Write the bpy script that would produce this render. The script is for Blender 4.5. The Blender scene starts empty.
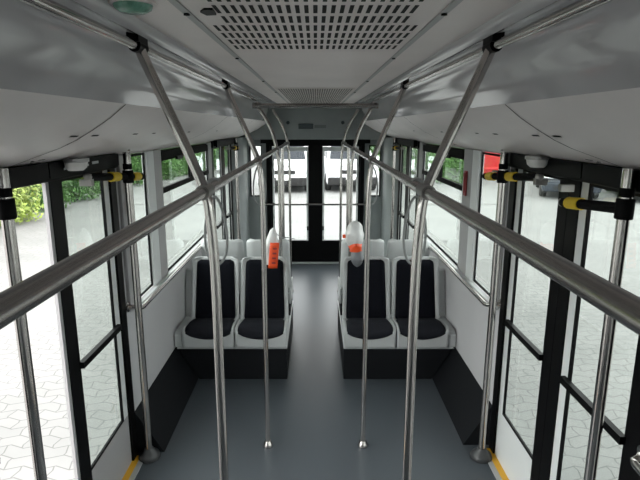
import bpy, math, random
from mathutils import Vector, Matrix
R = random.Random(7)
C = bpy.context.scene.collection
PI = math.pi

# ------------------------------------------------------------------ materials
def mat(name, col, rough=.5, metal=0., bump=0., bscale=60., var=0., vscale=4., emit=0., spec=.5):
    m = bpy.data.materials.new(name); m.use_nodes = True
    nt = m.node_tree; b = nt.nodes['Principled BSDF']
    b.inputs['Base Color'].default_value = (*col, 1)
    b.inputs['Roughness'].default_value = rough
    b.inputs['Metallic'].default_value = metal
    b.inputs['Specular IOR Level'].default_value = spec
    if emit:
        b.inputs['Emission Color'].default_value = (*col, 1); b.inputs['Emission Strength'].default_value = emit
    tc = nt.nodes.new('ShaderNodeTexCoord')
    if var:
        n = nt.nodes.new('ShaderNodeTexNoise'); n.inputs['Scale'].default_value = vscale; n.inputs['Detail'].default_value = 4
        nt.links.new(tc.outputs['Object'], n.inputs['Vector'])
        r = nt.nodes.new('ShaderNodeMapRange'); r.inputs['From Min'].default_value = .3; r.inputs['From Max'].default_value = .7
        r.inputs['To Min'].default_value = 1-var; r.inputs['To Max'].default_value = 1+var
        nt.links.new(n.outputs['Fac'], r.inputs['Value'])
        mx = nt.nodes.new('ShaderNodeVectorMath'); mx.operation = 'SCALE'; mx.inputs[0].default_value = col
        nt.links.new(r.outputs[0], mx.inputs['Scale']); nt.links.new(mx.outputs[0], b.inputs['Base Color'])
    if bump:
        n = nt.nodes.new('ShaderNodeTexNoise'); n.inputs['Scale'].default_value = bscale; n.inputs['Detail'].default_value = 3
        nt.links.new(tc.outputs['Object'], n.inputs['Vector'])
        bp = nt.nodes.new('ShaderNodeBump'); bp.inputs['Strength'].default_value = bump; bp.inputs['Distance'].default_value = .002
        nt.links.new(n.outputs['Fac'], bp.inputs['Height']); nt.links.new(bp.outputs[0], b.inputs['Normal'])
    return m

def glass(name, tint, refl=.08):
    m = bpy.data.materials.new(name); m.use_nodes = True
    nt = m.node_tree; nt.nodes.clear()
    o = nt.nodes.new('ShaderNodeOutputMaterial'); t = nt.nodes.new('ShaderNodeBsdfTransparent')
    g = nt.nodes.new('ShaderNodeBsdfGlossy'); x = nt.nodes.new('ShaderNodeMixShader'); lw = nt.nodes.new('ShaderNodeLayerWeight')
    lw.inputs['Blend'].default_value = .5
    pw = nt.nodes.new('ShaderNodeMath'); pw.operation = 'POWER'; pw.inputs[1].default_value = 4
    f = nt.nodes.new('ShaderNodeMath'); f.operation = 'MULTIPLY_ADD'; f.inputs[1].default_value = .45; f.inputs[2].default_value = refl*.4
    nt.links.new(lw.outputs['Facing'], pw.inputs[0]); nt.links.new(pw.outputs[0], f.inputs[0])
    t.inputs['Color'].default_value = (*tint, 1); g.inputs['Roughness'].default_value = .02; g.inputs['Color'].default_value = (.9,.95,.93,1)
    nt.links.new(f.outputs[0], x.inputs[0]); nt.links.new(t.outputs[0], x.inputs[1]); nt.links.new(g.outputs[0], x.inputs[2])
    nt.links.new(x.outputs[0], o.inputs['Surface'])
    return m

M = {}
M['ceil'] = mat('ceiling_panel', (.68,.615,.60), .42, var=.05, vscale=3)
M['soffit'] = mat('soffit_panel', (.80,.745,.735), .4, var=.04, vscale=3)
M['duct'] = mat('duct_gloss', (.50,.485,.50), .09, var=.05, vscale=2)
M['wallp'] = mat('wall_panel', (.52,.515,.53), .5, bump=.15, bscale=300)
M['wallend'] = mat('end_wall', (.30,.33,.33), .45, var=.06)
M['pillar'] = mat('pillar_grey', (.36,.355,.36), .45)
M['frame_l'] = mat('pale_frame', (.70,.725,.725), .4)
M['black'] = mat('black_frame', (.0035,.0035,.004), .45, spec=.09)
M['rubber'] = mat('black_rubber', (.004,.004,.0045), .7, spec=.1)
M['dark'] = mat('dark_slot', (.008,.008,.008), .9)
M['skirt'] = mat('dark_vinyl', (.009,.010,.012), .6, spec=.15, bump=.2, bscale=400)
M['shell'] = mat('seat_shell', (.52,.535,.54), .3)
M['fabric'] = mat('seat_fabric', (.0045,.005,.0085), .85, spec=.12, bump=.5, bscale=500, var=.3, vscale=90)
M['fabric_pan'] = mat('seat_pan_fabric', (.011,.012,.017), .8, bump=.5, bscale=500, var=.3, vscale=90, spec=.2)  # same cloth as the backs, lightened: light from above painted into the colour
M['chrome'] = mat('brushed_steel', (.50,.475,.46), .17, metal=1)
M['rail'] = mat('dull_steel', (.40,.375,.365), .27, metal=1)
M['alu'] = mat('dull_aluminium', (.45,.45,.45), .38, metal=1)
M['joint'] = mat('cast_joint', (.30,.29,.28), .42, metal=.9)
M['yellow'] = mat('warning_yellow', (.72,.50,.02), .5)
M['sill_y'] = mat('sill_yellow', (.78,.42,.03), .5)
M['sill_g'] = mat('sill_grey', (.42,.43,.44), .4)
M['flange'] = mat('flange_grey', (.045,.047,.05), .4)
M['red'] = mat('dull_red', (.28,.03,.035), .5)
M['white'] = mat('white_plastic', (.78,.77,.75), .4)
M['bag'] = mat('bag_plastic', (.72,.72,.72), .3, bump=.6, bscale=40)
M['bagred'] = mat('orange_red_print', (.85,.09,.02), .4)
M['baggrey'] = mat('grey_bag', (.17,.175,.19), .5, bump=.6, bscale=40)
M['strap'] = mat('strap_grey', (.30,.31,.31), .4)
M['green_lens'] = mat('green_lens', (.13,.29,.22), .15, var=.3, vscale=60)
M['panel_dk'] = mat('display_dark', (.07,.09,.10), .25)
M['panel_md'] = mat('display_grey', (.20,.22,.22), .35)
M['glass'] = glass('tinted_glass', (.80,.835,.82))
M['glass2'] = glass('end_glass', (.93,.95,.95))
M['leaf'] = mat('leaf_green', (.07,.17,.035), .6, var=.5, vscale=1.2)
M['leaf_y'] = mat('leaf_yellow_green', (.20,.27,.05), .6, var=.5, vscale=1.5)
M['leaf_d'] = mat('leaf_deep', (.045,.105,.035), .6, var=.5, vscale=1.2)
M['bark'] = mat('bark', (.09,.065,.045), .9)
M['car_w'] = mat('white_paint', (.80,.82,.84), .25)
M['car_d'] = mat('dark_blue_paint', (.018,.024,.035), .22)
M['car_b'] = mat('blue_paint', (.04,.07,.13), .22)
M['car_r'] = mat('red_paint', (.62,.02,.035), .3)
M['car_g'] = mat('car_glass', (.02,.024,.03), .3, spec=.2)
M['tyre'] = mat('tyre', (.012,.012,.012), .8)
M['lamp'] = mat('headlamp', (.75,.78,.8), .12)
M['fence'] = mat('fence_green', (.03,.09,.075), .6)

def floor_mat():
    m = mat('floor_vinyl', (.088,.10,.112), .36, bump=.12, bscale=180)
    nt = m.node_tree; b = nt.nodes['Principled BSDF']; tc = nt.nodes['Texture Coordinate']
    n = nt.nodes.new('ShaderNodeTexNoise'); n.inputs['Scale'].default_value = 260; n.inputs['Detail'].default_value = 2
    r = nt.nodes.new('ShaderNodeValToRGB'); r.color_ramp.elements[0].position = .35; r.color_ramp.elements[1].position = .72
    r.color_ramp.elements[0].color = (.056,.067,.078,1); r.color_ramp.elements[1].color = (.092,.106,.12,1)
    nt.links.new(tc.outputs['Object'], n.inputs['Vector']); nt.links.new(n.outputs['Fac'], r.inputs['Fac']); nt.links.new(r.outputs['Color'], b.inputs['Base Color'])
    return m
M['floor'] = floor_mat()

def paving_mat():
    m = mat('interlocking_paving', (.5,.5,.48), .85)
    nt = m.node_tree; b = nt.nodes['Principled BSDF']; tc = nt.nodes['Texture Coordinate']
    sep = nt.nodes.new('ShaderNodeSeparateXYZ'); nt.links.new(tc.outputs['Object'], sep.inputs[0])
    def math_(op, a, v2=None):
        k = nt.nodes.new('ShaderNodeMath'); k.operation = op
        for i, q in enumerate((a, v2)):
            if q is None: continue
            if isinstance(q, (int, float)): k.inputs[i].default_value = q
            else: nt.links.new(q, k.inputs[i])
        return k.outputs[0]
    # zigzag of the interlocking blocks: rows wave in y with x
    zx = math_('PINGPONG', sep.outputs['X'], .115)
    y2 = math_('ADD', sep.outputs['Y'], math_('MULTIPLY', zx, .38))
    zy = math_('PINGPONG', sep.outputs['Y'], .10)
    x2 = math_('ADD', sep.outputs['X'], math_('MULTIPLY', zy, .25))
    cb = nt.nodes.new('ShaderNodeCombineXYZ'); nt.links.new(x2, cb.inputs[0]); nt.links.new(y2, cb.inputs[1])
    br = nt.nodes.new('ShaderNodeTexBrick'); br.inputs['Scale'].default_value = 1
    br.inputs['Brick Width'].default_value = .23; br.inputs['Row Height'].default_value = .125
    br.inputs['Mortar Size'].default_value = .006; br.inputs['Mortar Smooth'].default_value = .3
    br.inputs['Color1'].default_value = (.20,.203,.197,1); br.inputs['Color2'].default_value = (.185,.19,.184,1); br.inputs['Mortar'].default_value = (.115,.115,.11,1)
    nt.links.new(cb.outputs[0], br.inputs['Vector'])
    n = nt.nodes.new('ShaderNodeTexNoise'); n.inputs['Scale'].default_value = 1.1; n.inputs['Detail'].default_value = 6
    nt.links.new(tc.outputs['Object'], n.inputs['Vector'])
    r = nt.nodes.new('ShaderNodeMapRange'); r.inputs['From Min'].default_value = .3; r.inputs['From Max'].default_value = .7; r.inputs['To Min'].default_value = .88; r.inputs['To Max'].default_value = 1.1
    nt.links.new(n.outputs['Fac'], r.inputs['Value'])
    v = nt.nodes.new('ShaderNodeVectorMath'); v.operation = 'SCALE'
    nt.links.new(br.outputs['Color'], v.inputs[0]); nt.links.new(r.outputs[0], v.inputs['Scale']); nt.links.new(v.outputs[0], b.inputs['Base Color'])
    return m
M['paving'] = paving_mat()

# ------------------------------------------------------------------ mesh helpers
class MB:
    def __init__(s): s.v = []; s.f = []
    def add(s, vs, fs):
        b = len(s.v); s.v += [tuple(p) for p in vs]; s.f += [tuple(b+i for i in f) for f in fs]; return s
    def box(s, x0, x1, y0, y1, z0, z1):
        if x0 > x1: x0, x1 = x1, x0
        if y0 > y1: y0, y1 = y1, y0
        if z0 > z1: z0, z1 = z1, z0
        return s.add([(x0,y0,z0),(x1,y0,z0),(x1,y1,z0),(x0,y1,z0),(x0,y0,z1),(x1,y0,z1),(x1,y1,z1),(x0,y1,z1)],
              [(3,2,1,0),(4,5,6,7),(0,1,5,4),(1,2,6,5),(2,3,7,6),(3,0,4,7)])
    def prism(s, poly, a, b, ax='y'):
        # poly: list of 2D points; ax: extrusion axis
        n = len(poly)
        def P(p, t): return {'y': (p[0],t,p[1]), 'x': (t,p[0],p[1]), 'z': (p[0],p[1],t)}[ax]
        vs = [P(p,a) for p in poly] + [P(p,b) for p in poly]
        return s.add(vs, [tuple(range(n-1,-1,-1)), tuple(range(n,2*n))] + [(i,(i+1)%n,n+(i+1)%n,n+i) for i in range(n)])
    def sheet(s, prof, y0, y1, ny=1):
        n = len(prof); vs = []
        for j in range(ny+1):
            y = y0+(y1-y0)*j/ny; vs += [(p[0],y,p[1]) for p in prof]
        return s.add(vs, [(j*n+i, j*n+i+1, (j+1)*n+i+1, (j+1)*n+i) for j in range(ny) for i in range(n-1)])
    def tube(s, pts, r, n=14, closed=False, caps=True):
        pts = [Vector(p) for p in pts]; m = len(pts); vs = []; up = None
        for i, p in enumerate(pts):
            if closed: t = pts[(i+1)%m]-pts[i-1]
            else: t = pts[min(i+1,m-1)]-pts[max(i-1,0)]
            t.normalize()
            if up is None:
                a = Vector((0,0,1)) if abs(t.z) < .9 else Vector((1,0,0)); up = (a - t*a.dot(t)).normalized()
            else: up = (up - t*up.dot(t)).normalized()
            w = t.cross(up); rr = r[i] if isinstance(r, (list,tuple)) else r
            vs += [p + (up*math.cos(2*PI*k/n) + w*math.sin(2*PI*k/n))*rr for k in range(n)]
        fs = [(i*n+k, i*n+(k+1)%n, ((i+1)%m)*n+(k+1)%n, ((i+1)%m)*n+k) for i in range(m if closed else m-1) for k in range(n)]
        if caps and not closed: fs += [tuple(range(n-1,-1,-1)), tuple(range((m-1)*n, m*n))]
        return s.add(vs, fs)
    def lathe(s, prof, c=(0,0,0), axis='z', n=20):
        vs = []
        for (r, h) in prof:
            for k in range(n):
                a = 2*PI*k/n; p = (r*math.cos(a), r*math.sin(a), h)
                if axis == 'x': p = (p[2], p[0], p[1])
                if axis == 'y': p = (p[0], p[2], p[1])
                vs.append((p[0]+c[0], p[1]+c[1], p[2]+c[2]))
        m = len(prof)
        fs = [(i*n+k, i*n+(k+1)%n, (i+1)*n+(k+1)%n, (i+1)*n+k) for i in range(m-1) for k in range(n)]
        fs += [tuple(range(n-1,-1,-1)), tuple(range((m-1)*n, m*n))]
        return s.add(vs, fs)
    def grid(s, fn, nu, nv):
        vs = [fn(i/nu, j/nv) for j in range(nv+1) for i in range(nu+1)]
        return s.add(vs, [(j*(nu+1)+i, j*(nu+1)+i+1, (j+1)*(nu+1)+i+1, (j+1)*(nu+1)+i) for j in range(nv) for i in range(nu)])

def obj(name, mb, m, parent=None, smooth=False, bevel=0, solid=0, sub=0, angle=None):
    me = bpy.data.meshes.new(name); me.from_pydata(mb.v, [], mb.f); me.validate(); me.update()
    o = bpy.data.objects.new(name, me); C.objects.link(o); me.materials.append(m)
    if parent: o.parent = parent
    import bmesh
    bm = bmesh.new(); bm.from_mesh(me); bmesh.ops.recalc_face_normals(bm, faces=bm.faces)
    if angle is not None:
        for e in bm.edges:
            if len(e.link_faces) == 2 and e.calc_face_angle(0) > math.radians(angle): e.smooth = False
    bm.to_mesh(me); bm.free()
    if smooth or angle is not None: me.polygons.foreach_set('use_smooth', [True]*len(me.polygons))
    if solid:
        k = o.modifiers.new('solid','SOLIDIFY'); k.thickness = solid; k.offset = 0
    if bevel:
        k = o.modifiers.new('bevel','BEVEL'); k.width = bevel; k.segments = 2; k.limit_method = 'ANGLE'; k.angle_limit = math.radians(40)
    if sub:
        k = o.modifiers.new('sub','SUBSURF'); k.levels = sub; k.render_levels = sub
    return o
def tag(o, label, cat, group=None):
    o['label'] = label; o['category'] = cat
    if group: o['group'] = group
    return o
def struct(o): o['kind'] = 'structure'; return o
def thing(name, loc, label, cat, group=None, rz=0):
    o = bpy.data.objects.new(name, None); C.objects.link(o); o.location = loc; o.rotation_euler = (0,0,rz)
    o.empty_display_size = .1
    return tag(o, label, cat, group)
def dup(t, loc, rz, label, group=None):
    r = t.copy(); C.objects.link(r); r.location = loc; r.rotation_euler = (0,0,rz); r['label'] = label
    if group: r['group'] = group
    for c in list(t.children):
        d = c.copy(); C.objects.link(d); d.parent = r
        for g in list(c.children):
            e = g.copy(); C.objects.link(e); e.parent = d
    return r
def smoothpath(pts, k=8):
    P = [Vector(p) for p in pts]; out = []
    for i in range(len(P)-1):
        a = P[max(i-1,0)]; b = P[i]; c = P[i+1]; d = P[min(i+2,len(P)-1)]
        for j in range(k):
            t = j/k
            out.append(.5*((2*b)+(c-a)*t+(2*a-5*b+4*c-d)*t*t+(3*b-a-3*c+d)*t**3))
    out.append(P[-1]); return out

# ------------------------------------------------------------------ camera, world
cam = bpy.data.cameras.new('camera'); co = bpy.data.objects.new('camera', cam); C.objects.link(co)
cam.sensor_width = 36; cam.lens = 518/640*36; cam.shift_x = 4.6/640; cam.clip_start = .03; cam.clip_end = 300
co.location = (0,0,2.0); co.rotation_euler = (PI/2 - math.atan(113/518), 0, 0)
bpy.context.scene.camera = co
w = bpy.data.worlds.new('overcast'); bpy.context.scene.world = w; w.use_nodes = True
bg = w.node_tree.nodes['Background']; bg.inputs[0].default_value = (1,.99,.985,1); bg.inputs[1].default_value = 3.6
vs_ = bpy.context.scene.view_settings; vs_.view_transform = 'Standard'; vs_.exposure = .55
bpy.context.scene.cycles.diffuse_bounces = 8
sun = bpy.data.lights.new('soft_sun', 'SUN'); sun.energy = 2.7; sun.angle = math.radians(60); sun.color = (1,.98,.95)
so = bpy.data.objects.new('soft_sun', sun); C.objects.link(so); so.rotation_euler = (math.radians(10), math.radians(-60), 0)

# ------------------------------------------------------------------ bus shell
W = 1.12; WO = 1.132; YN, YF = -1.6, 7.6
FR, PP, BK = -.9, 0, 0
struct(obj('floor', MB().box(-1.12,1.12,YN,YF,-.06,0), M['floor']))
struct(obj('ground', MB().box(-60,60,-30,80,-.45,-.35), M['paving']))

side = {-1: 'left', 1: 'right'}
DOORS = [(1.52, 2.93), (5.56, 6.92)]
for s in (-1, 1):
    w_ = MB(); YJ = 2.872 if s < 0 else 2.945; P0, P1 = (3.405,3.735) if s < 0 else (3.505,3.875)
    def b(y0,y1,z0,z1,x0=W,x1=WO): w_.box(s*x0,s*x1,y0,y1,z0,z1)
    b(YN,1.52,-.2,.93)                       # lower wall behind the camera
    b(YJ,5.56,-.2,.93); b(6.92,YF,-.2,1.9)
    b(YN,-.9,.93,1.9); b(1.36,1.52,.93,1.9); b(.2,.34,.93,1.9)
    b(YJ,3.09 if s < 0 else 3.125,.93,1.9); b(P0,P1,.93,1.9); b(5.38,5.56,.93,1.9)
    b(YN,YF,1.84,2.42)
    struct(obj('wall_'+side[s], w_, M['wallp']))
    # raised pillar covers
    for (y0,y1,mm) in ((YJ+.055,3.08 if s < 0 else 3.115,'pillar'),(P0+.155,P1-.005,'pillar'),(P0+.005,P0+.155,'frame_l'),(5.39,5.545,'pillar'),(1.37,1.51,'pillar')):
        struct(obj('trim_pillar_'+side[s], MB().box(s*(W-.022),s*(W-.001),y0,y1,.93,1.845), M[mm], bevel=.005))
    # skirt of dark vinyl sloping out to the floor
    for y0,y1 in ((YJ+.03,5.5),):
        struct(obj('baseboard_'+side[s], MB().prism([(s*(W-.001),.002),(s*(W-.001),.28),(s*.95,.002)],y0,y1), M['skirt']))
    # sill ledge
    struct(obj('trim_sill_'+side[s], MB().box(s*1.075,s*(W-.001),3.0,5.44,.905,.935), M['frame_l'], bevel=.006))
    # duct and soffit
    duct = [(-s*-.45,2.27),(s*.455,2.262),(s*.46,2.235),(s*.475,2.243),(s*.515,2.25),(s*.552,2.235),(s*.568,2.22),(s*.581,2.202),(s*.594,2.175),(s*.602,2.147),(s*.616,2.122),(s*.632,2.098),(s*.645,2.077)]
    struct(obj('trim_duct_'+side[s], MB().sheet(duct,YN,6.6,40), M['duct'], smooth=True))
    sof = [(s*.645,2.077),(s*.70,2.033),(s*.767,1.99),(s*.825,1.957),(s*.884,1.93),(s*.94,1.91),(s*.992,1.892),(s*1.06,1.867),(s*1.121,1.845)]
    so_ = struct(obj('trim_soffit_'+side[s], MB().sheet(sof,YN,7.35,40), M['soffit'], smooth=True))
    # seams across the soffit and slots in it
    def sof_z(x):
        x = abs(x)
        for (a,za),(c,zc) in zip(sof, sof[1:]):
            a, c = abs(a), abs(c)
            if a <= x <= c: return za+(zc-za)*(x-a)/(c-a)
        return 1.85
    for y in (1.82, 3.9, 5.6):
        obj('seam', MB().sheet([(p[0],p[1]-.0015) for p in sof], y-.004, y+.004), M['rubber'], so_)
    for (x,y,l) in ((.80,1.75,.06),(.80,1.92,.06),(.80,2.35,.06),(.80,2.62,.05),(.80,3.1,.06),(.80,3.35,.06),(1.02,1.95,.05),(.80,4.3,.06)):
        obj('air_slot', MB().sheet([(s*(x-.004),sof_z(x-.004)-.002),(s*(x+.004),sof_z(x+.004)-.002)], y-l/2, y+l/2), M['dark'], so_)
    for (x,y) in ((1.03,1.9),(1.03,2.9),(1.03,3.9)):
        obj('screw', MB().lathe([(.008,-.003),(.006,.003)], (s*x,y,sof_z(x)-.003), n=10), M['joint'], so_)

# ceiling
ce = MB().box(-.452,.452,YN,7.5,2.27,2.30)
struct(obj('ceiling', ce, M['ceil']))
struct(obj('roof', MB().box(-1.18,1.18,YN,YF+.06,2.42,2.46), M['white']))
for s in (-1,1):
    t = struct(obj('trim_groove_'+side[s], MB().box(s*.300,s*.318,YN,7.3,2.266,2.2705), M['pillar']))
    obj('groove_line', MB().box(s*.3075,s*.3115,YN,7.3,2.2755,2.2662), M['flange'], t)
    for y in (1.33,2.15,3.2,4.2):
        obj('screw', MB().lathe([(.008,2.262),(.006,2.267)], (s*.309,y,0), n=10), M['rubber'], t)

# near wall behind the camera and end wall
struct(obj('wall_rear', MB().box(-1.18,1.18,YN-.06,YN,-.2,2.42), M['wallp']))
e = MB()
e.box(-1.18,-.955,YF,YF+.06,-.2,2.42); e.box(.955,1.18,YF,YF+.06,-.2,2.42)
for s in (-1,1):
    e.box(s*.775,s*.955,YF,YF+.06,-.2,1.0); e.box(s*.775,s*.955,YF,YF+.06,1.745,2.42)
    e.box(s*.713,s*.775,YF,YF+.06,-.2,2.42)
e.box(-.713,.713,YF,YF+.06,1.79,2.42)
struct(obj('wall_end', e, M['wallend']))
# bulkhead over the end door
bk = struct(obj('trim_bulkhead', MB().box(-.98,.98,7.36,7.598,1.83,2.268), M['wallend'], bevel=.02))
struct(obj('trim_header', MB().box(-.78,.78,7.47,7.598,1.772,1.829), M['black']))
# rounded grey corner columns at the end
for s in (-1,1):
    pr = [(s*1.119,7.0)] + [(s*(1.119-.135*math.sin(a)),7.0+.25*(1-math.cos(a))) for a in [i*PI/2/8 for i in range(1,9)]] + [(s*.984,7.598),(s*1.119,7.598)]
    struct(obj('trim_corner_'+side[s], MB().prism(pr,0.001,1.86,'z'), M['wallend'], angle=40))

# ------------------------------------------------------------------ windows
wn = [0]
def window(s, y0, y1, z0, z1, hopper=None):
    wn[0] += 1
    f = MB(); g = .014
    xa, xb = s*1.112, s*1.122
    for (a0,a1,b0,b1) in ((y0,y1,z0,z0+g),(y0,y1,z1-g,z1),(y0,y0+g,z0+g,z1-g),(y1-g,y1,z0+g,z1-g)): f.box(xa,xb,a0,a1,b0,b1)
    o = struct(obj('window_%d' % wn[0], f, M['rubber']))
    obj('pane', MB().box(s*1.115,s*1.118,y0+g,y1-g,z0+g,z1-g), M['glass'], o)
    if hopper:
        zh, yd = hopper; h = MB()
        h.box(s*1.098,s*1.114,y0+g,y1-g,zh-.02,zh+.02); h.box(s*1.098,s*1.114,y0+g,y1-g,z1-.075,z1-g)
        h.box(s*1.098,s*1.114,yd-.025,yd+.025,zh+.02,z1-.075); h.box(s*1.10,s*1.114,yd+.06,yd+.085,zh+.02,z1-.075)
        obj('hopper_frame', h, M['rubber'], o)
        obj('catch', MB().box(s*1.075,s*1.094,y0+.35,y0+.52,z1-.085,z1-.06), M['black'], o)
    return o
for s in (-1,1):
    window(s,*((3.092,3.403) if s < 0 else (3.127,3.503)),.94,1.838)
    window(s,3.737 if s < 0 else 3.877,5.378,.934,1.838,(1.55,4.58))
    window(s,-.9,.2,.934,1.838); window(s,.34,1.36,.934,1.838)
for s in (-1,1):
    wn[0] += 1
    f = MB()
    for (a0,a1,b0,b1) in ((.776,.954,1.001,1.015),(.776,.954,1.73,1.744),(.776,.79,1.015,1.73),(.94,.954,1.015,1.73)): f.box(s*a0,s*a1,YF-.01,YF+.05,b0,b1)
    o = struct(obj('window_%d' % wn[0], f, M['rubber']))
    obj('pane', MB().box(s*.79,s*.94,YF+.02,YF+.026,1.015,1.73), M['glass2'], o)

# ------------------------------------------------------------------ side doors
dn = [0]
def side_door(s, yn, yf, open_near=False):
    """frame between yn (near jamb) and yf (far jamb); two leaves"""
    dn[0] += 1
    fr = MB()
    fr.box(s*1.105,s*1.15,yf-.075,yf,0,1.84); fr.box(s*1.105,s*1.15,yn,yn+.075,0,1.84)
    fr.box(s*1.085,s*1.15,yn,yf,1.785,1.862)
    o = struct(obj('door_%d' % dn[0], fr, M['black']))
    hm = MB().box(s*1.045,s*1.084,yn+.04,yn+.52,1.80,1.862).box(s*1.05,s*1.084,yn+.54,yf-.08,1.80,1.862)
    hm.tube([(s*1.065,yn+.1,1.795),(s*1.065,yf-.1,1.795)],.009,10)
    obj('door_drive', hm, M['black'], o)
    def leaf(panel, blacks, whites, gl):
        """panel: extent of the pale bottom panel; blacks, whites: vertical strips; gl: glass extent (all along the bus)"""
        x0, x1 = 1.117, 1.127
        p = MB()
        for (a0,a1) in whites: p.box(s*x0,s*x1,a0,a1,.325,1.78)
        lf = obj('door_leaf', p, M['frame_l'], o)
        obj('lower_panel', MB().box(s*x0,s*x1,panel[0],panel[1],.012,.325), M['pillar'] if s < 0 else M['frame_l'], lf)  # same pale panel on both sides; the left one's shade is put into its colour
        k = MB()
        for (a0,a1) in blacks: k.box(s*1.111,s*1.130,a0,a1,.012,1.784)
        k.box(s*1.115,s*1.126,gl[0],gl[1],.325,.341); k.box(s*1.115,s*1.126,gl[0],gl[1],1.765,1.784)
        for e_ in whites:
            g0 = e_[0]-.017 if abs(e_[0]-gl[1]) < .03 else e_[1]
            k.box(s*1.115,s*1.126,g0,g0+.017,.341,1.765)
        obj('black_gasket', k, M['black'], lf)
        obj('glass_pane', MB().box(s*1.120,s*1.123,gl[0],gl[1],.341,1.765), M['glass'], lf)
        obj('grab_bar', MB().box(s*1.09,s*1.114,gl[0]-.01,gl[1]+.02,.885,.917), M['black'], lf)
        return lf
    m0 = yn+.745
    if open_near:
        leaf((yn+.75,yf-.078),[(yn+.645,yn+.75)],[(yf-.146,yf-.078)],(yn+.75,yf-.146))
        obj('meeting_edge', MB().box(s*1.115,s*1.13,yn+.618,yn+.643,.012,1.782), M['pillar'], o)
    else:
        leaf((m0+.09,yf-.078),[(m0,m0+.09)],[(yf-.146,yf-.078)],(m0+.09,yf-.146))
        leaf((yn+.15,m0-.155),[(m0-.095,m0-.003),(yn+.078,yn+.15)],[(m0-.157,m0-.095)],(yn+.15,m0-.157))
    mid = m0
    if open_near: obj('label_strip', MB().box(s*1.0435,s*1.0448,mid-.1,mid+.14,1.825,1.835)  .box(s*1.0435,s*1.0448,mid+.18,mid+.25,1.83,1.842), M['sill_g'], o)
    t = struct(obj('trim_threshold_'+side[s]+('_front' if yn < 3 else '_back'), MB().box(s*1.08,s*1.118,yn+.02,yf-.02,.001,.012), M['sill_y']))
    obj('metal_edge', MB().box(s*1.05,s*1.08,yn+.02,yf-.02,.001,.009), M['sill_g'], t)
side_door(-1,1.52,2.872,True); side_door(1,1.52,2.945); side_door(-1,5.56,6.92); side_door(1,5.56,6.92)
# thresholds across wall thickness
for s in (-1,1):
    for (a,b_) in DOORS: struct(obj('trim_step_'+side[s], MB().box(s*1.12,s*1.2,a,b_,-.2,.0), M['black']))

# door posts (rotating columns with arms to the leaves)
def door_post(s, y, label, arm, group=None, z=1.735):
    """arm: (y_a, y_b) extents of the arm along the bus; yellow blocks"""
    t = thing('door_post', (s*1.025,y,0), label, 'pole', group)
    obj('pole', MB().tube([(0,0,.03),(0,0,1.868)],.0205,18), M['chrome'], t, angle=40)
    obj('base_flange', MB().lathe([(.062,0.001),(.066,.012),(.058,.034),(.036,.05),(.026,.07)],n=24), M['flange'], t, angle=50)
    obj('clamp', MB().lathe([(.027,z-.034),(.029,z-.03),(.029,z+.03),(.027,z+.034)],n=18).lathe([(.024,z+.04),(.024,z+.07)],n=16), M['rubber'], t, angle=40)
    kz = arm[3]/arm[1]; a = obj('arm', MB().tube([(-s*.0,arm[0],z+kz*arm[0]),(s*.02,arm[1],z+arm[3])],.0195,12), M['rubber'], t, angle=40)
    for yy in arm[2]:
        f = (yy-arm[0])/(arm[1]-arm[0])
        obj('warning_band', MB().tube([(s*.02*f,yy-.05,z+kz*(yy-.05)),(s*.02*f,yy+.05,z+kz*(yy+.05))],.0245,14), M['yellow'], a, angle=40)
    hd = MB().lathe([(.008,.012),(.017,.017),(.020,.03),(.017,.043),(.006,.048)],(s*.02,arm[1] if abs(arm[1])>abs(arm[0]) else arm[0],z+arm[3]-.03),n=14)
    hd.box(s*.0,s*.055,(arm[1] if abs(arm[1])>abs(arm[0]) else arm[0])-.015,(arm[1] if abs(arm[1])>abs(arm[0]) else arm[0])+.015,z,z+.03)
    obj('arm_joint', hd, M['joint'], a, angle=40)
    return t
door_post(-1,2.845,'steel door post with black and yellow arm at the far side of the open doorway',(.24,-.46,(-.17,.12),.04))
door_post(1,2.845,'steel door post with black and yellow arm at far side of closed right door',(.29,-.42,(-.11,.19),.036))
door_post(-1,1.70,'steel post standing nearest in the bright open doorway',(-.02,.03,(),0))
door_post(1,1.70,'thick steel door post in front of the nearest right door glass',(-.02,.47,(.36,),-.045))
door_post(-1,6.80,'distant steel door post beside the left grey corner column',(.12,-.5,(.06,-.08),.02))
door_post(1,6.80,'distant steel door post beside the right grey corner column',(.12,-.5,(.06,-.08),.02))

# ------------------------------------------------------------------ end door
dn[0] += 1
fr = MB()
for s in (-1,1): fr.box(s*.656,s*.712,YF-.03,YF+.05,0,1.78)
fr.box(-.655,.655,YF-.03,YF+.05,1.73,1.789)
o = struct(obj('door_%d' % dn[0], fr, M['black']))
for s in (-1,1):
    lf = obj('door_leaf', MB().box(0,s*.105,YF-.03,YF+.03,.01,1.73).box(s*.10,s*.654,YF-.03,YF+.03,.01,.34).box(s*.625,s*.654,YF-.02,YF+.03,.34,1.73), M['black'], o)
    g = MB()
    for (a0,a1,b0,b1) in ((.106,.13,.34,1.72),(.60,.625,.34,1.72),(.13,.60,1.66,1.72)): g.box(s*a0,s*a1,YF-.035,YF+.02,b0,b1)
    obj('glass_frame', g, M['frame_l'], lf)
    obj('glass_pane', MB().box(s*.13,s*.60,YF,YF+.006,.34,1.66), M['glass2'], lf)
    obj('latch', MB().box(s*.106,s*.125,YF-.05,YF-.035,.50,.56), M['black'], lf)
tag(obj('safety_bar', MB().tube([(-.76,7.44,.905),(.76,7.44,.905)],.016,12).lathe([(.03,-.02),(.03,.02)],(-.745,7.44,.905),'x').lathe([(.03,-.02),(.03,.02)],(.745,7.44,.905),'x').box(-.75,-.73,7.44,7.6,.89,.92).box(.73,.75,7.44,7.6,.89,.92), M['chrome'], angle=40),
    'horizontal steel bar across the dark end doors', 'bar')
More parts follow.
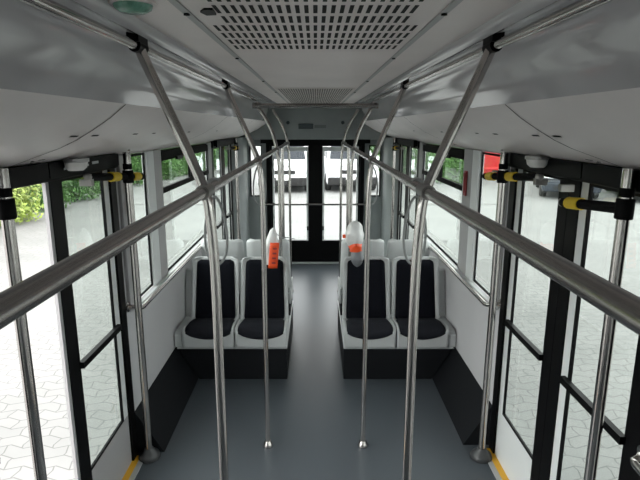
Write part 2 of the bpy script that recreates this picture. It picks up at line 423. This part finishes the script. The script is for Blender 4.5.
struct(obj('trim_sill_end', MB().box(-.65,.65,7.50,7.569,.001,.012), M['sill_g']))

# ------------------------------------------------------------------ rails, poles, straps
RX, RZ = .325, 1.815
POLES = [(1.52,True),(2.965,True),(4.42,True),(6.15,True)]
for s in (-1,1):
    nm = side[s]
    path = [(s*RX,-1.2,RZ),(s*RX,6.15,RZ)] 
    t = thing('handrail', (s*RX,1.5,RZ), 'long brushed steel handrail running along the %s side of the aisle' % nm, 'rail')
    obj('rail', MB().tube([(0,-2.7,0),(0,.5,0),(0,2,0),(0,4.62,0)],.0165,20).tube(smoothpath([(0,4.6,0),(0,4.72,-.005),(0,4.79,-.04),(0,4.81,-.10)],5),.0165,16), M['rail'], t, angle=50)
    for (y,_) in POLES:
        obj('joint_clamp', MB().tube([(0,y-1.5-.045,0),(0,y-1.5+.045,0)],.0215,16), M['joint'], t, angle=40)
    # ceiling tube
    t = thing('ceiling_rail', (s*.49,1.5,2.217), 'steel tube along the %s edge of the ceiling under the duct' % nm, 'rail')
    obj('rail', MB().tube([(0,-2.7,0),(0,2.86,0)],.0125,14), M['chrome'], t, angle=50)
    for (y,_) in POLES[:2]:
        obj('bracket', MB().box(-.016,.016,y-1.5-.05,y-1.5+.03,.008,.04).tube([(0,y-1.54,0),(0,y-1.47,0)],.018,14), M['black'], t)
    # poles
    for i,(y,_) in enumerate(POLES):
        far = i >= 2
        zt = 2.217 if not far else 2.17
        z0 = .03 if i < 2 else (.45 if i == 2 else .03)
        word = ['nearest','second','third','fourth'][i]
        loc = (s*RX,y,0)
        t = thing('grab_pole', loc, '%s steel pole from the camera on the %s handrail, bent outward to the ceiling' % (word,nm), 'pole')
        dx = s*(.49-RX)
        lean = -s*.021
        low = [(lean,0,1.50),(lean*.9,0,1.62),(lean*.6,0,1.73),(0,0,RZ)]
        if not far: up = low+[(s*.05,0,RZ+.13),(s*.108,0,RZ+.265),(dx*.93,0,zt-.03),(dx,0,zt)]
        else: up = low+[(s*.03,0,RZ+.13),(s*.085,0,RZ+.25),(dx*.85,0,zt-.02),(dx,0,zt+.03)]
        pts = [(lean,0,z0),(lean,0,.9)] + smoothpath(up,6)
        obj('pole', MB().tube(pts,.0150,18), M['chrome'], t, angle=60)
        if i < 2 or i == 3: obj('base_flange', MB().lathe([(.034,.001),(.036,.01),(.028,.025),(.02,.04)],(lean,0,0),n=20), M['chrome'], t, angle=50)
    t = thing('grab_pole', (s*RX,5.15,0), 'plain straight steel pole under the far part of the %s handrail' % nm, 'pole')
    obj('pole', MB().tube([(0,0,.03),(0,0,1.80)],.0155,14), M['chrome'], t, angle=60)
    obj('base_flange', MB().lathe([(.034,.001),(.036,.01),(.028,.025),(.02,.04)],n=20), M['chrome'], t, angle=50)
    # strap loops
    for i,y in enumerate((1.70,3.08,4.5,5.95)):
        word = ['nearest','second','third','farthest'][i]
        t = thing('hanging_strap', (s*(RX+.008),y,RZ), '%s grey oval strap loop from the camera hanging on the %s handrail' % (word,nm), 'strap')
        lp = [(.036*math.sin(a)*(1+.22*math.cos(a)),.004*math.sin(2*a), -.135-.115*math.cos(a+PI)*-1) for a in [2*PI*k/36 for k in range(36)]]
        lp = [(p[0],p[1],-.02-(.25+(p[2]+.0))*0 + p[2]) for p in lp]
        obj('loop', MB().tube(lp,.0046,10,closed=True), M['strap'], t, smooth=True)
        obj('collar', MB().tube([(0,-.02,0),(0,.02,0)],.023,16), M['strap'], t, angle=40)
    # sill rail
    def sill_rail(y0,y1,label,rev=False):
        t = thing('sill_rail', (s*1.045,y0-(.05 if s < 0 else 0),.945), label, 'rail')
        pts = smoothpath([(0,y1-y0,-.01),(0,.3,-.01),(0,.08,-.01),(s*.012,.02,.0),(s*.04,0,.012),(s*.07,-.01,.014)],6)
        obj('rail', MB().tube(pts,.014,14), M['chrome'], t, angle=60)
        obj('wall_rosette', MB().lathe([(.026,-.006),(.03,0),(.03,.006)],(s*.066,-.01,.014),'x'), M['chrome'], t, angle=40)
        for k in (.9,1.8):
            if y0+k < y1: obj('bracket', MB().box(0,s*.03,k-.012,k+.012,-.03,-.012), M['chrome'], t)
    sill_rail(2.97,5.36,'steel rail along the %s window sill beside the seats' % nm)
    t = thing('wall_rail', (s*1.04,1.44,.93), 'short steel grab handle end on the near %s wall by the door' % nm, 'handle')
    obj('bar', MB().tube(smoothpath([(0,-.5,0),(0,0,0),(s*.012,.05,.015),(s*.05,.07,.02)],6),.017,14), M['chrome'], t, angle=60)
    obj('rosette', MB().lathe([(.03,-.012),(.034,0),(.034,.012)],(s*.045,.07,.02),'x'), M['chrome'], t, angle=40)
tag(obj('cross_bar', MB().tube([(-.50,4.34,2.17),(.50,4.34,2.17)],.0175,16).lathe([(.024,-.03),(.024,.03)],(-.48,4.34,2.17),'x').lathe([(.024,-.03),(.024,.03)],(.48,4.34,2.17),'x'), M['rail'], angle=40),
    'steel cross bar under the ceiling between the two ceiling tubes', 'bar')

# ------------------------------------------------------------------ seats
SW = .202
PROF = [(0,.005),(0,.085),(.006,.122),(.03,.143),(.11,.143),(.2,.128),(.27,.112),(.31,.115),(.335,.15),(.355,.23),(.38,.34),(.405,.46),(.425,.55),(.438,.615),(.44,.64)]
PP_ = smoothpath([(0,p[0],p[1]) for p in PROF],4)
PL = [0]
for a,b_ in zip(PP_,PP_[1:]): PL.append(PL[-1]+(b_-a).length)
PT = PL[-1]
def prof(d):
    d = max(0,min(PT,d))
    for i in range(len(PL)-1):
        if PL[i+1] >= d:
            f = (d-PL[i])/(PL[i+1]-PL[i]+1e-9); p = PP_[i].lerp(PP_[i+1],f); t = (PP_[i+1]-PP_[i]).normalized()
            return p, Vector((0,-t.z,t.y))
    return PP_[-1], Vector((0,-1,0))
def dist_at(i): return PL[i*4]
D_LIP, D_BEND, D_TOP = dist_at(2), dist_at(7), PT
def shell_fn(u,v):
    d = v*PT; p,n = prof(d); x = (u*2-1)
    back = max(0,min(1,(d-D_BEND)/(D_TOP-D_BEND)))
    hw = SW*(1-.05*back)
    # round the top corners
    tz = p.z
    q = (d-(PT-.045))/.045
    if q > 0: hw -= .04*(1-math.sqrt(max(0,1-q*q)))
    wing = .030*max(0,(abs(x)-.72)/.28)**1.5
    if d < D_LIP: wing *= d/D_LIP*.3
    dip = -.030*(1-abs(x)**2)*math.exp(-((d-D_LIP)/.05)**2)
    pp = p+n*wing
    return (x*hw, pp.y, pp.z+dip)
def cushion_fn(d0,d1,hw0,hw1,th,rc,flare=0):
    def fn(u,v):
        d = d0+(d1-d0)*v; p,n = prof(d); x = u*2-1
        hw = hw0+(hw1-hw0)*v
        for q in ((rc-(d-d0))/rc, (d-(d1-rc))/rc):
            if q > 0: hw -= rc*(1-math.sqrt(max(0,1-q*q)))*.9
        edge = min(1,(1-abs(x))/.12, (d-d0+.001)/.03, (d1-d+.001)/.03)
        off = .006+th*math.sqrt(max(0,min(1,edge)))
        dip = -.032*(1-abs(x)**2)*math.exp(-((d-D_LIP)/.06)**2) if d0 < D_BEND*.6 else 0
        pp = p+n*off
        return (x*hw, pp.y, pp.z+dip)
    return fn
def make_seat(label, loc, rz):
    t = thing('bus_seat', loc, label, 'seat', None, rz)
    obj('seat_shell', MB().grid(shell_fn,20,60), M['shell'], t, smooth=True, solid=.010)
    obj('seat_cushion', MB().grid(cushion_fn(D_LIP-.012,D_BEND-.004,.192,.170,.028,.05),18,24), M['fabric_pan'], t, smooth=True, solid=.01)
    obj('back_cushion', MB().grid(cushion_fn(D_BEND+.004,PT-.028,.172,.155,.026,.035),18,30), M['fabric'], t, smooth=True, solid=.01)
    # side cheek closing the shell below the pan
    for sg in (-1,1):
        pts = [(p[0],p[1]+(.012 if i>2 else 0)) for i,p in enumerate(PROF[:9])] + [(.365,.15),(.355,.005)]
        obj('side_cheek', MB().prism(pts,sg*.185,sg*.202,'x'), M['shell'], t, bevel=.004)
    return t
ZP = .286
seat0 = None
for s in (-1,1):
    nm = side[s]
    for k,x in enumerate((.43,.845)):
        lab = 'dark cushioned seat facing the camera %s, %s side' % (['next to the aisle','next to the window wall'][k], nm)
        if seat0 is None: seat0 = make_seat(lab,(s*x,3.825,ZP),0)
        else: dup(seat0,(s*x,3.825,ZP),0,lab)
        dup(seat0,(s*x,4.985,ZP+.085),PI,'grey seat back rising behind the %s %s seat, facing away' % (nm,['aisle','window']
[k]))
    pl = thing('seat_plinth', (0,0,0), 'dark plinth with grey rim carrying the %s seats' % nm, 'plinth')
    obj('plinth_body', MB().prism([(s*.228,.001),(s*.94,.001),(s*1.105,.2755),(s*.228,.2755)],3.865,4.98), M['skirt'], pl, bevel=.004)
    obj('rear_riser', MB().box(s*.232,s*1.05,4.55,4.97,.276,.361), M['skirt'], pl)
    obj('rim', MB().box(s*.224,s*1.10,3.835,4.99,.276,.290), M['shell'], pl, bevel=.005)
    obj('joint_strip', MB().box(s*.622,s*.653,4.274,4.289,.30,.885), M['shell'], pl, bevel=.004)
    obj('wall_filler', MB().prism([(3.835,.291),(3.835,.395),(3.88,.42),(4.2,.41),(4.3,.8),(4.36,.80),(4.4,.291)],s*1.055,s*1.115,'x'), M['shell'], pl, bevel=.008)

# ------------------------------------------------------------------ bags on the aisle poles
def blob(cx,cz,w,h,d,seed,n=16,m=14,shape=None):
    rr = random.Random(seed); ph = [rr.uniform(0,6) for _ in range(6)]
    mb = MB()
    def fn(u,v):
        a = u*2*PI; f = v
        r = shape(f) if shape else math.sin(PI*min(.98,max(.02,f)))**.6
        wob = 1+.10*math.sin(3*a+ph[0]+4*f)+.08*math.sin(5*a+ph[1]-6*f)+.06*math.sin(9*f+ph[2])
        return (cx+w*.5*r*wob*math.cos(a), d*.5*r*wob*math.sin(a), cz+h*(f-.5))
    return mb.grid(fn,n,m)
def lerpshape(pts):
    def f(t):
        for (a,ra),(b_,rb) in zip(pts,pts[1:]):
            if a <= t <= b_: return ra+(rb-ra)*(t-a)/(b_-a)
        return pts[-1][1]
    return f
t = thing('plastic_bag', (-.353,4.165,.95), 'white plastic bag with orange-red print hung on the left aisle seat', 'bag')
bb = blob(-.012,.09,.11,.31,.085,3,18,16,lerpshape([(0,.55),(.1,.85),(.5,1),(.72,.72),(.9,.5),(.97,.36),(1,.1)]))
bb.v = [(p[0]+.10*(p[2]-.03),p[1],p[2]) for p in bb.v]
obj('bag_body', bb, M['bag'], t, smooth=True)
pr = MB().grid(lambda u,v: (.012+.075*(u-.5)+.02*(v-.5),-.052-.006*math.sin(PI*u),-.085+.215*v),6,8)
lb = obj('printed_panel', pr, M['bagred'], t, smooth=True, solid=.004)
for k in range(4):
    z = -.045+.04*k
    obj('print_mark', MB().box(-.004+.004*k,.026+.004*k,-.0635,-.0615,z,z+.014), M['red'], lb)
obj('tie', MB().tube(smoothpath([(.03,-.01,.2),(.07,-.02,.17),(.13,-.02,.165),(.19,-.03,.155)],5),.004,8), M['strap'], t, smooth=True)
t = thing('plastic_bag', (.328,4.15,.95), 'crumpled white bag with red band and grey bottom on the right aisle seat', 'bag')
obj('bag_body', blob(-.005,.195,.145,.22,.11,5,18,16,lerpshape([(0,.55),(.2,.9),(.5,1),(.8,.8),(.95,.45),(1,.05)])), M['bag'], t, smooth=True)
obj('red_band', blob(.004,.088,.112,.075,.116,9,18,6,lerpshape([(0,.8),(.5,1),(1,.85)])), M['bagred'], t, smooth=True)
obj('grey_bottom', blob(.018,.0,.10,.17,.1,12,18,12,lerpshape([(0,.06),(.12,.6),(.4,1),(.8,.9),(1,.7)])), M['baggrey'], t, smooth=True)
obj('red_tag', MB().box(-.108,-.082,-.05,-.035,.17,.2), M['bagred'], t, bevel=.004)

# ------------------------------------------------------------------ ceiling fittings
def vent(name,label,y0,rows,dy,slot_l,slot_w,pitch,widths,thick,loc_y,y1):
    t = thing(name,(0,loc_y,2.27),label,'vent')
    obj('cover_plate', MB().box(-.285,.285,y0-loc_y-.06,y1-loc_y,-.004,-.0005), M['ceil'], t, bevel=.0015)
    for r in range(rows):
        sl = MB(); y = y0+r*dy-loc_y; half = widths(r)
        n = int(round(half/pitch))
        for k in range(-n,n+1):
            x = k*pitch
            sl.add([(x-slot_w/2,y-slot_l/2,-.0048),(x+slot_w/2,y-slot_l/2,-.0048),(x+slot_w/2,y+slot_l/2,-.0048),(x-slot_w/2,y+slot_l/2,-.0048)],[(0,1,2,3)])
        obj('slot_row', sl, M['dark'], t)
    return t
t = vent('ceiling_vent','large slotted ceiling vent nearest the camera',.815,10,.1165,.084,.0098,.0207,lambda r: .228 if r < 6 else .262,0,1.3,1.97)
obj('latch', MB().prism([(-.27,.0),(-.255,-.03),(-.235,-.03),(-.238,.03),(-.262,.035)],-.008,-.004,'z'), M['black'], t)
vent('ceiling_vent','small distant ceiling vent with fine mesh before the cross bar',3.85,50,.05,.032,.0095,.0175,lambda r: .27,0,4.8,6.4)
t = thing('ceiling_lamp',(-.405,1.235,2.27),'small green tinted ceiling lamp left of the large vent','lamp')
obj('lens', MB().lathe([(.001,-.022),(.028,-.021),(.040,-.014),(.044,-.004),(.044,-.0005)],n=24), M['green_lens'], t, angle=60)
obj('ring', MB().lathe([(.044,-.006),(.052,-.005),(.053,-.0005),(.044,-.0005)],n=24), M['ceil'], t, angle=50)
for s in (-1,1):
    t = thing('entry_lamp',(s*1.02,2.22 if s < 0 else 2.40,1.862),'small white round lamp above the %s doorway' % side[s],'lamp')
    obj('housing', MB().lathe([(.001,-.045),(.03,-.043),(.045,-.03),(.05,-.008),(.05,.006)],n=22), M['white'], t, angle=60)
    obj('ring', MB().lathe([(.05,-.008),(.056,-.006),(.056,.008),(.05,.008)],n=22), M['alu'], t, angle=50)
    t = thing('emergency_hammer',(s*1.097,3.88 if s > 0 else 3.005,1.60),'narrow dark red strip on the grey pillar beside the %s window' % side[s],'hammer')
    yy = -.11 if s > 0 else 0
    obj('holder', MB().box(-s*.012,0,yy-.028,yy+.028,-.09,.09), M['red'], t, bevel=.004)
    obj('hammer_head', MB().box(-s*.02,-s*.012,yy-.02,yy+.02,.045,.075).box(-s*.02,-s*.012,yy-.008,yy+.008,-.07,.045), M['red'], t, bevel=.003)
tag(obj('display_panel', MB().box(-.235,-.03,7.345,7.359,1.975,2.045), M['panel_dk'], bevel=.004),'dark flat display panel on the bulkhead above end doors','display')
tag(obj('display_panel', MB().box(-.015,.15,7.35,7.359,1.985,2.03), M['panel_md'], bevel=.003),'small grey panel beside the dark display above end doors','display')
for s in (-1,1):
    tag(obj('bulkhead_lamp', MB().lathe([(.02,-.006),(.024,.0),(.024,.006)],(s*.38,7.352,2.06),'y'), M['panel_dk'], angle=40),
        'tiny round dark fitting on the %s part of the bulkhead' % side[s],'fitting')

# ------------------------------------------------------------------ outdoors
def foliage(n, seed, rx, ry, rz, leaf):
    rr = random.Random(seed); mb = MB(); lobes = []
    for k in range(6): lobes.append((.45*rx*math.cos(k*PI/3+.3), .45*ry*math.sin(k*PI/3+.3), -rz*.58, .46))
    for k in range(4): lobes.append((.38*rx*math.cos(k*PI/2+.8), .38*ry*math.sin(k*PI/2+.8), rz*rr.uniform(-.1,.15), .46))
    for k in range(2): lobes.append((.25*rx*rr.uniform(-1,1), .25*ry*rr.uniform(-1,1), rz*.5, .42))
    for _ in range(n):
        lx,ly,lz,lr = rr.choice(lobes)
        d = Vector((rr.gauss(0,1),rr.gauss(0,1),rr.gauss(0,1))).normalized()*(rr.random()**.35)
        c = Vector((lx+d.x*rx*lr, ly+d.y*ry*lr, max(-rz*.98,lz+d.z*rz*lr)))
        a = Vector((rr.gauss(0,1),rr.gauss(0,1),rr.gauss(0,1))).normalized(); b_ = a.orthogonal().normalized(); k = leaf*rr.uniform(.6,1.3)
        mb.add([c-a*k,c+b_*k*.55,c+a*k,c-b_*k*.55],[(0,1,2,3)])
    return mb
def bush(loc, label, m, seed, h, r, n=8000, leaf=.065, group=None):
    t = thing('hedge_shrub', loc, label, 'shrub', group)
    obj('foliage', MB_shift(foliage(n,seed,r,r,h*.55,leaf),(0,0,h*.52)), m, t)
    obj('trunk', MB().tube([(0,0,0),(.03,.02,h*.3),(0,.05,h*.6)],[.09,.07,.03],8), M['bark'], t, smooth=True)
    return t
def MB_shift(mb, d):
    mb.v = [(p[0]+d[0],p[1]+d[1],p[2]+d[2]) for p in mb.v]; return mb
GZ = -.35
protos = {}
def shrubs(spots, key, m, h, r, label, group):
    for i,(x,y,sc) in enumerate(spots):
        if key not in protos:
            protos[key] = bush((x,y,GZ),label,m,hash(key)%97 if False else len(protos)+11,h,r,group=group); o = protos[key]
        else: o = dup(protos[key],(x,y,GZ),R.uniform(0,6),label,group)
        o.scale = (sc,sc,sc)
shrubs([(-7.9,8.6,.95),(-8.1,10.7,1.0),(-7.9,12.8,.95)],'ly',M['leaf_y'],3.6,1.25,'bright yellow-green shrub in the hedge outside the open doorway','shrubs outside the open doorway')
shrubs([(-8.1,14.9,.86),(-8.0,17.0,.86),(-7.9,19.2,.95),(-7.6,21.6,1.0),(-7.2,24,.95),(-6.9,26.4,1.0),(-6.5,28.8,1.0),(-6.1,31.3,1.0),(-5.7,33.8,1.05)],'lg',M['leaf'],3.6,1.3,'green shrub in the far hedge beyond the left windows','shrubs beyond the left windows')
shrubs([(6.0,22.4,.95),(6.2,25.0,.9),(4.0,25.4,.8),(3.6,29.4,1.0),(11.8,25.6,1.0),(14.6,25.4,1.0),(7.0,30.6,1.1)],'rg',M['leaf'],3.6,1.4,'green shrub beyond the parked cars on the right','shrubs beyond the parked cars')

def car(name,label,loc,heading,paint,kind,cat='car'):
    """front towards local -Y"""
    t = thing(name,loc,label,cat,None,heading)
    if kind == 'van': L,Wd,H,hood,hl = 4.9,1.9,1.9,1.02,.9
    elif kind == 'tall': L,Wd,H,hood,hl = 5.0,1.95,2.55,2.0,.5
    elif kind == 'suv': L,Wd,H,hood,hl = 4.5,1.8,1.68,1.0,1.15
    else: L,Wd,H,hood,hl = 4.2,1.72,1.46,.86,1.1
    y0 = -L/2; b0 = .28
    roof0 = y0+hl+.85; 
    low = [(y0+.06,b0),(y0,b0+.12),(y0+.02,.58),(y0+.10,hood-.10),(y0+.30,hood-.03),(y0+hl,hood+.04),(L/2-.05,hood+.02),(L/2,.75),(L/2-.02,b0+.1),(L/2-.1,b0)]
    obj('body', MB().prism(low,-Wd/2,Wd/2,'x'), M[paint], t, bevel=.07)
    top = [(y0+hl-.05,hood+.02),(roof0,H-.04),(roof0+.3,H),(L/2-.35,H-.03),(L/2-.04,hood)]
    n = len(top); mb = MB(); wb, wt = Wd/2-.05, Wd/2-.2
    def wz(z): return wb+(wt-wb)*(z-hood)/(H-hood)
    vs = [(-wz(z),y,z) for y,z in top]+[(wz(z),y,z) for y,z in top]
    mb.add(vs,[tuple(range(n)),tuple(range(n,2*n))]+[(i,(i+1)%n,n+(i+1)%n,n+i) for i in range(n)])
    obj('cabin', mb, M[paint], t, bevel=.04)
    # windscreen and side glass just outside the cabin
    def scr(f,g):
        ya,za = top[0]; yb,zb = top[1]; y = ya+(yb-ya)*f; z = za+(zb-za)*f
        return y-.02, z+.012, wz(z)-g
    a = scr(.14,.1); c = scr(.93,.09)
    obj('windscreen', MB().add([(-a[2],a[0],a[1]),(a[2],a[0],a[1]),(c[2],c[0],c[1]),(-c[2],c[0],c[1])],[(0,1,2,3)]), M['car_g'], t)
    for sg in (-1,1):
        zz0,zz1 = hood+.08,H-.12
        pts = [(sg*(wz(zz0)+.012),roof0-.35,zz0),(sg*(wz(zz0)+.012),L/2-.3,zz0),(sg*(wz(zz1)+.012),L/2-.45,zz1),(sg*(wz(zz1)+.012),roof0+.05,zz1)]
        obj('side_window', MB().add(pts,[(0,1,2,3)]), M['car_g'], t)
        for yy in (y0+.85,L/2-.85):
            obj('wheel', MB().lathe([(.2,-.11),(.30,-.11),(.325,-.07),(.325,.07),(.30,.11),(.2,.11),(.18,.06)],(sg*(Wd/2-.1),yy,.325),'x',n=22), M['tyre'], t, angle=40)
        obj('headlamp', MB().prism([(sg*(Wd/2-.42),hood-.32),(sg*(Wd/2-.06),hood-.30),(sg*(Wd/2-.05),hood-.16),(sg*(Wd/2-.36),hood-.2)],y0-.012,y0+.2,'y'), M['lamp'], t, bevel=.02)
        obj('mirror', MB().box(sg*(Wd/2-.02),sg*(Wd/2+.2),y0+hl+.25,y0+hl+.38,hood+.06,hood+.24), M[paint], t, bevel=.04)
    obj('grille', MB().box(-.42,.42,y0-.005,y0+.1,hood-.34,hood-.2), M['tyre'], t, bevel=.02)
    obj('bumper', MB().box(-Wd/2+.03,Wd/2-.03,y0-.05,y0+.2,b0-.02,.56), M['tyre' if kind == 'van' else paint], t, bevel=.05)
    obj('lower_grille', MB().box(-.55,.55,y0-.056,y0+.1,.34,.46), M['tyre'], t, bevel=.02)
    obj('number_plate', MB().box(-.26,.26,y0-.066,y0-.05,.47,.57), M['white'], t)
    return t
car('van','white van parked outside the left pane of the end doors',(-1.15,21.2,GZ),0,'car_w','van','van')
car('van','white van parked outside the right pane of the end doors',(1.25,21.4,GZ),0.05,'car_w','van','van')
car('suv','dark blue off-road car parked outside the right door glass',(9.15,19.0,GZ),-.36,'car_d','suv')
car('car','blue car parked to the right of the dark off-road car',(11.3,18.0,GZ),-.36,'car_b','hatch')
car('van','red van seen through the narrow right window',(8.5,26.0,GZ),0,'car_r','tall','van')
t = thing('metal_fence',(9.2,22.9,GZ),'dark green metal fence behind the parked off-road car','fence')
fm = MB()
for k in range(26): fm.box(.05+k*.16,.11+k*.16,-.015,.015,.05,1.35)
obj('slat_panel', fm, M['fence'], t)
obj('fence_rails', MB().box(0,4.2,-.03,.03,.2,.28).box(0,4.2,-.03,.03,1.1,1.18), M['fence'], t)
for k in range(3): obj('post', MB().box(k*2.08,.08+k*2.08,-.05,.05,0,1.45), M['fence'], t)
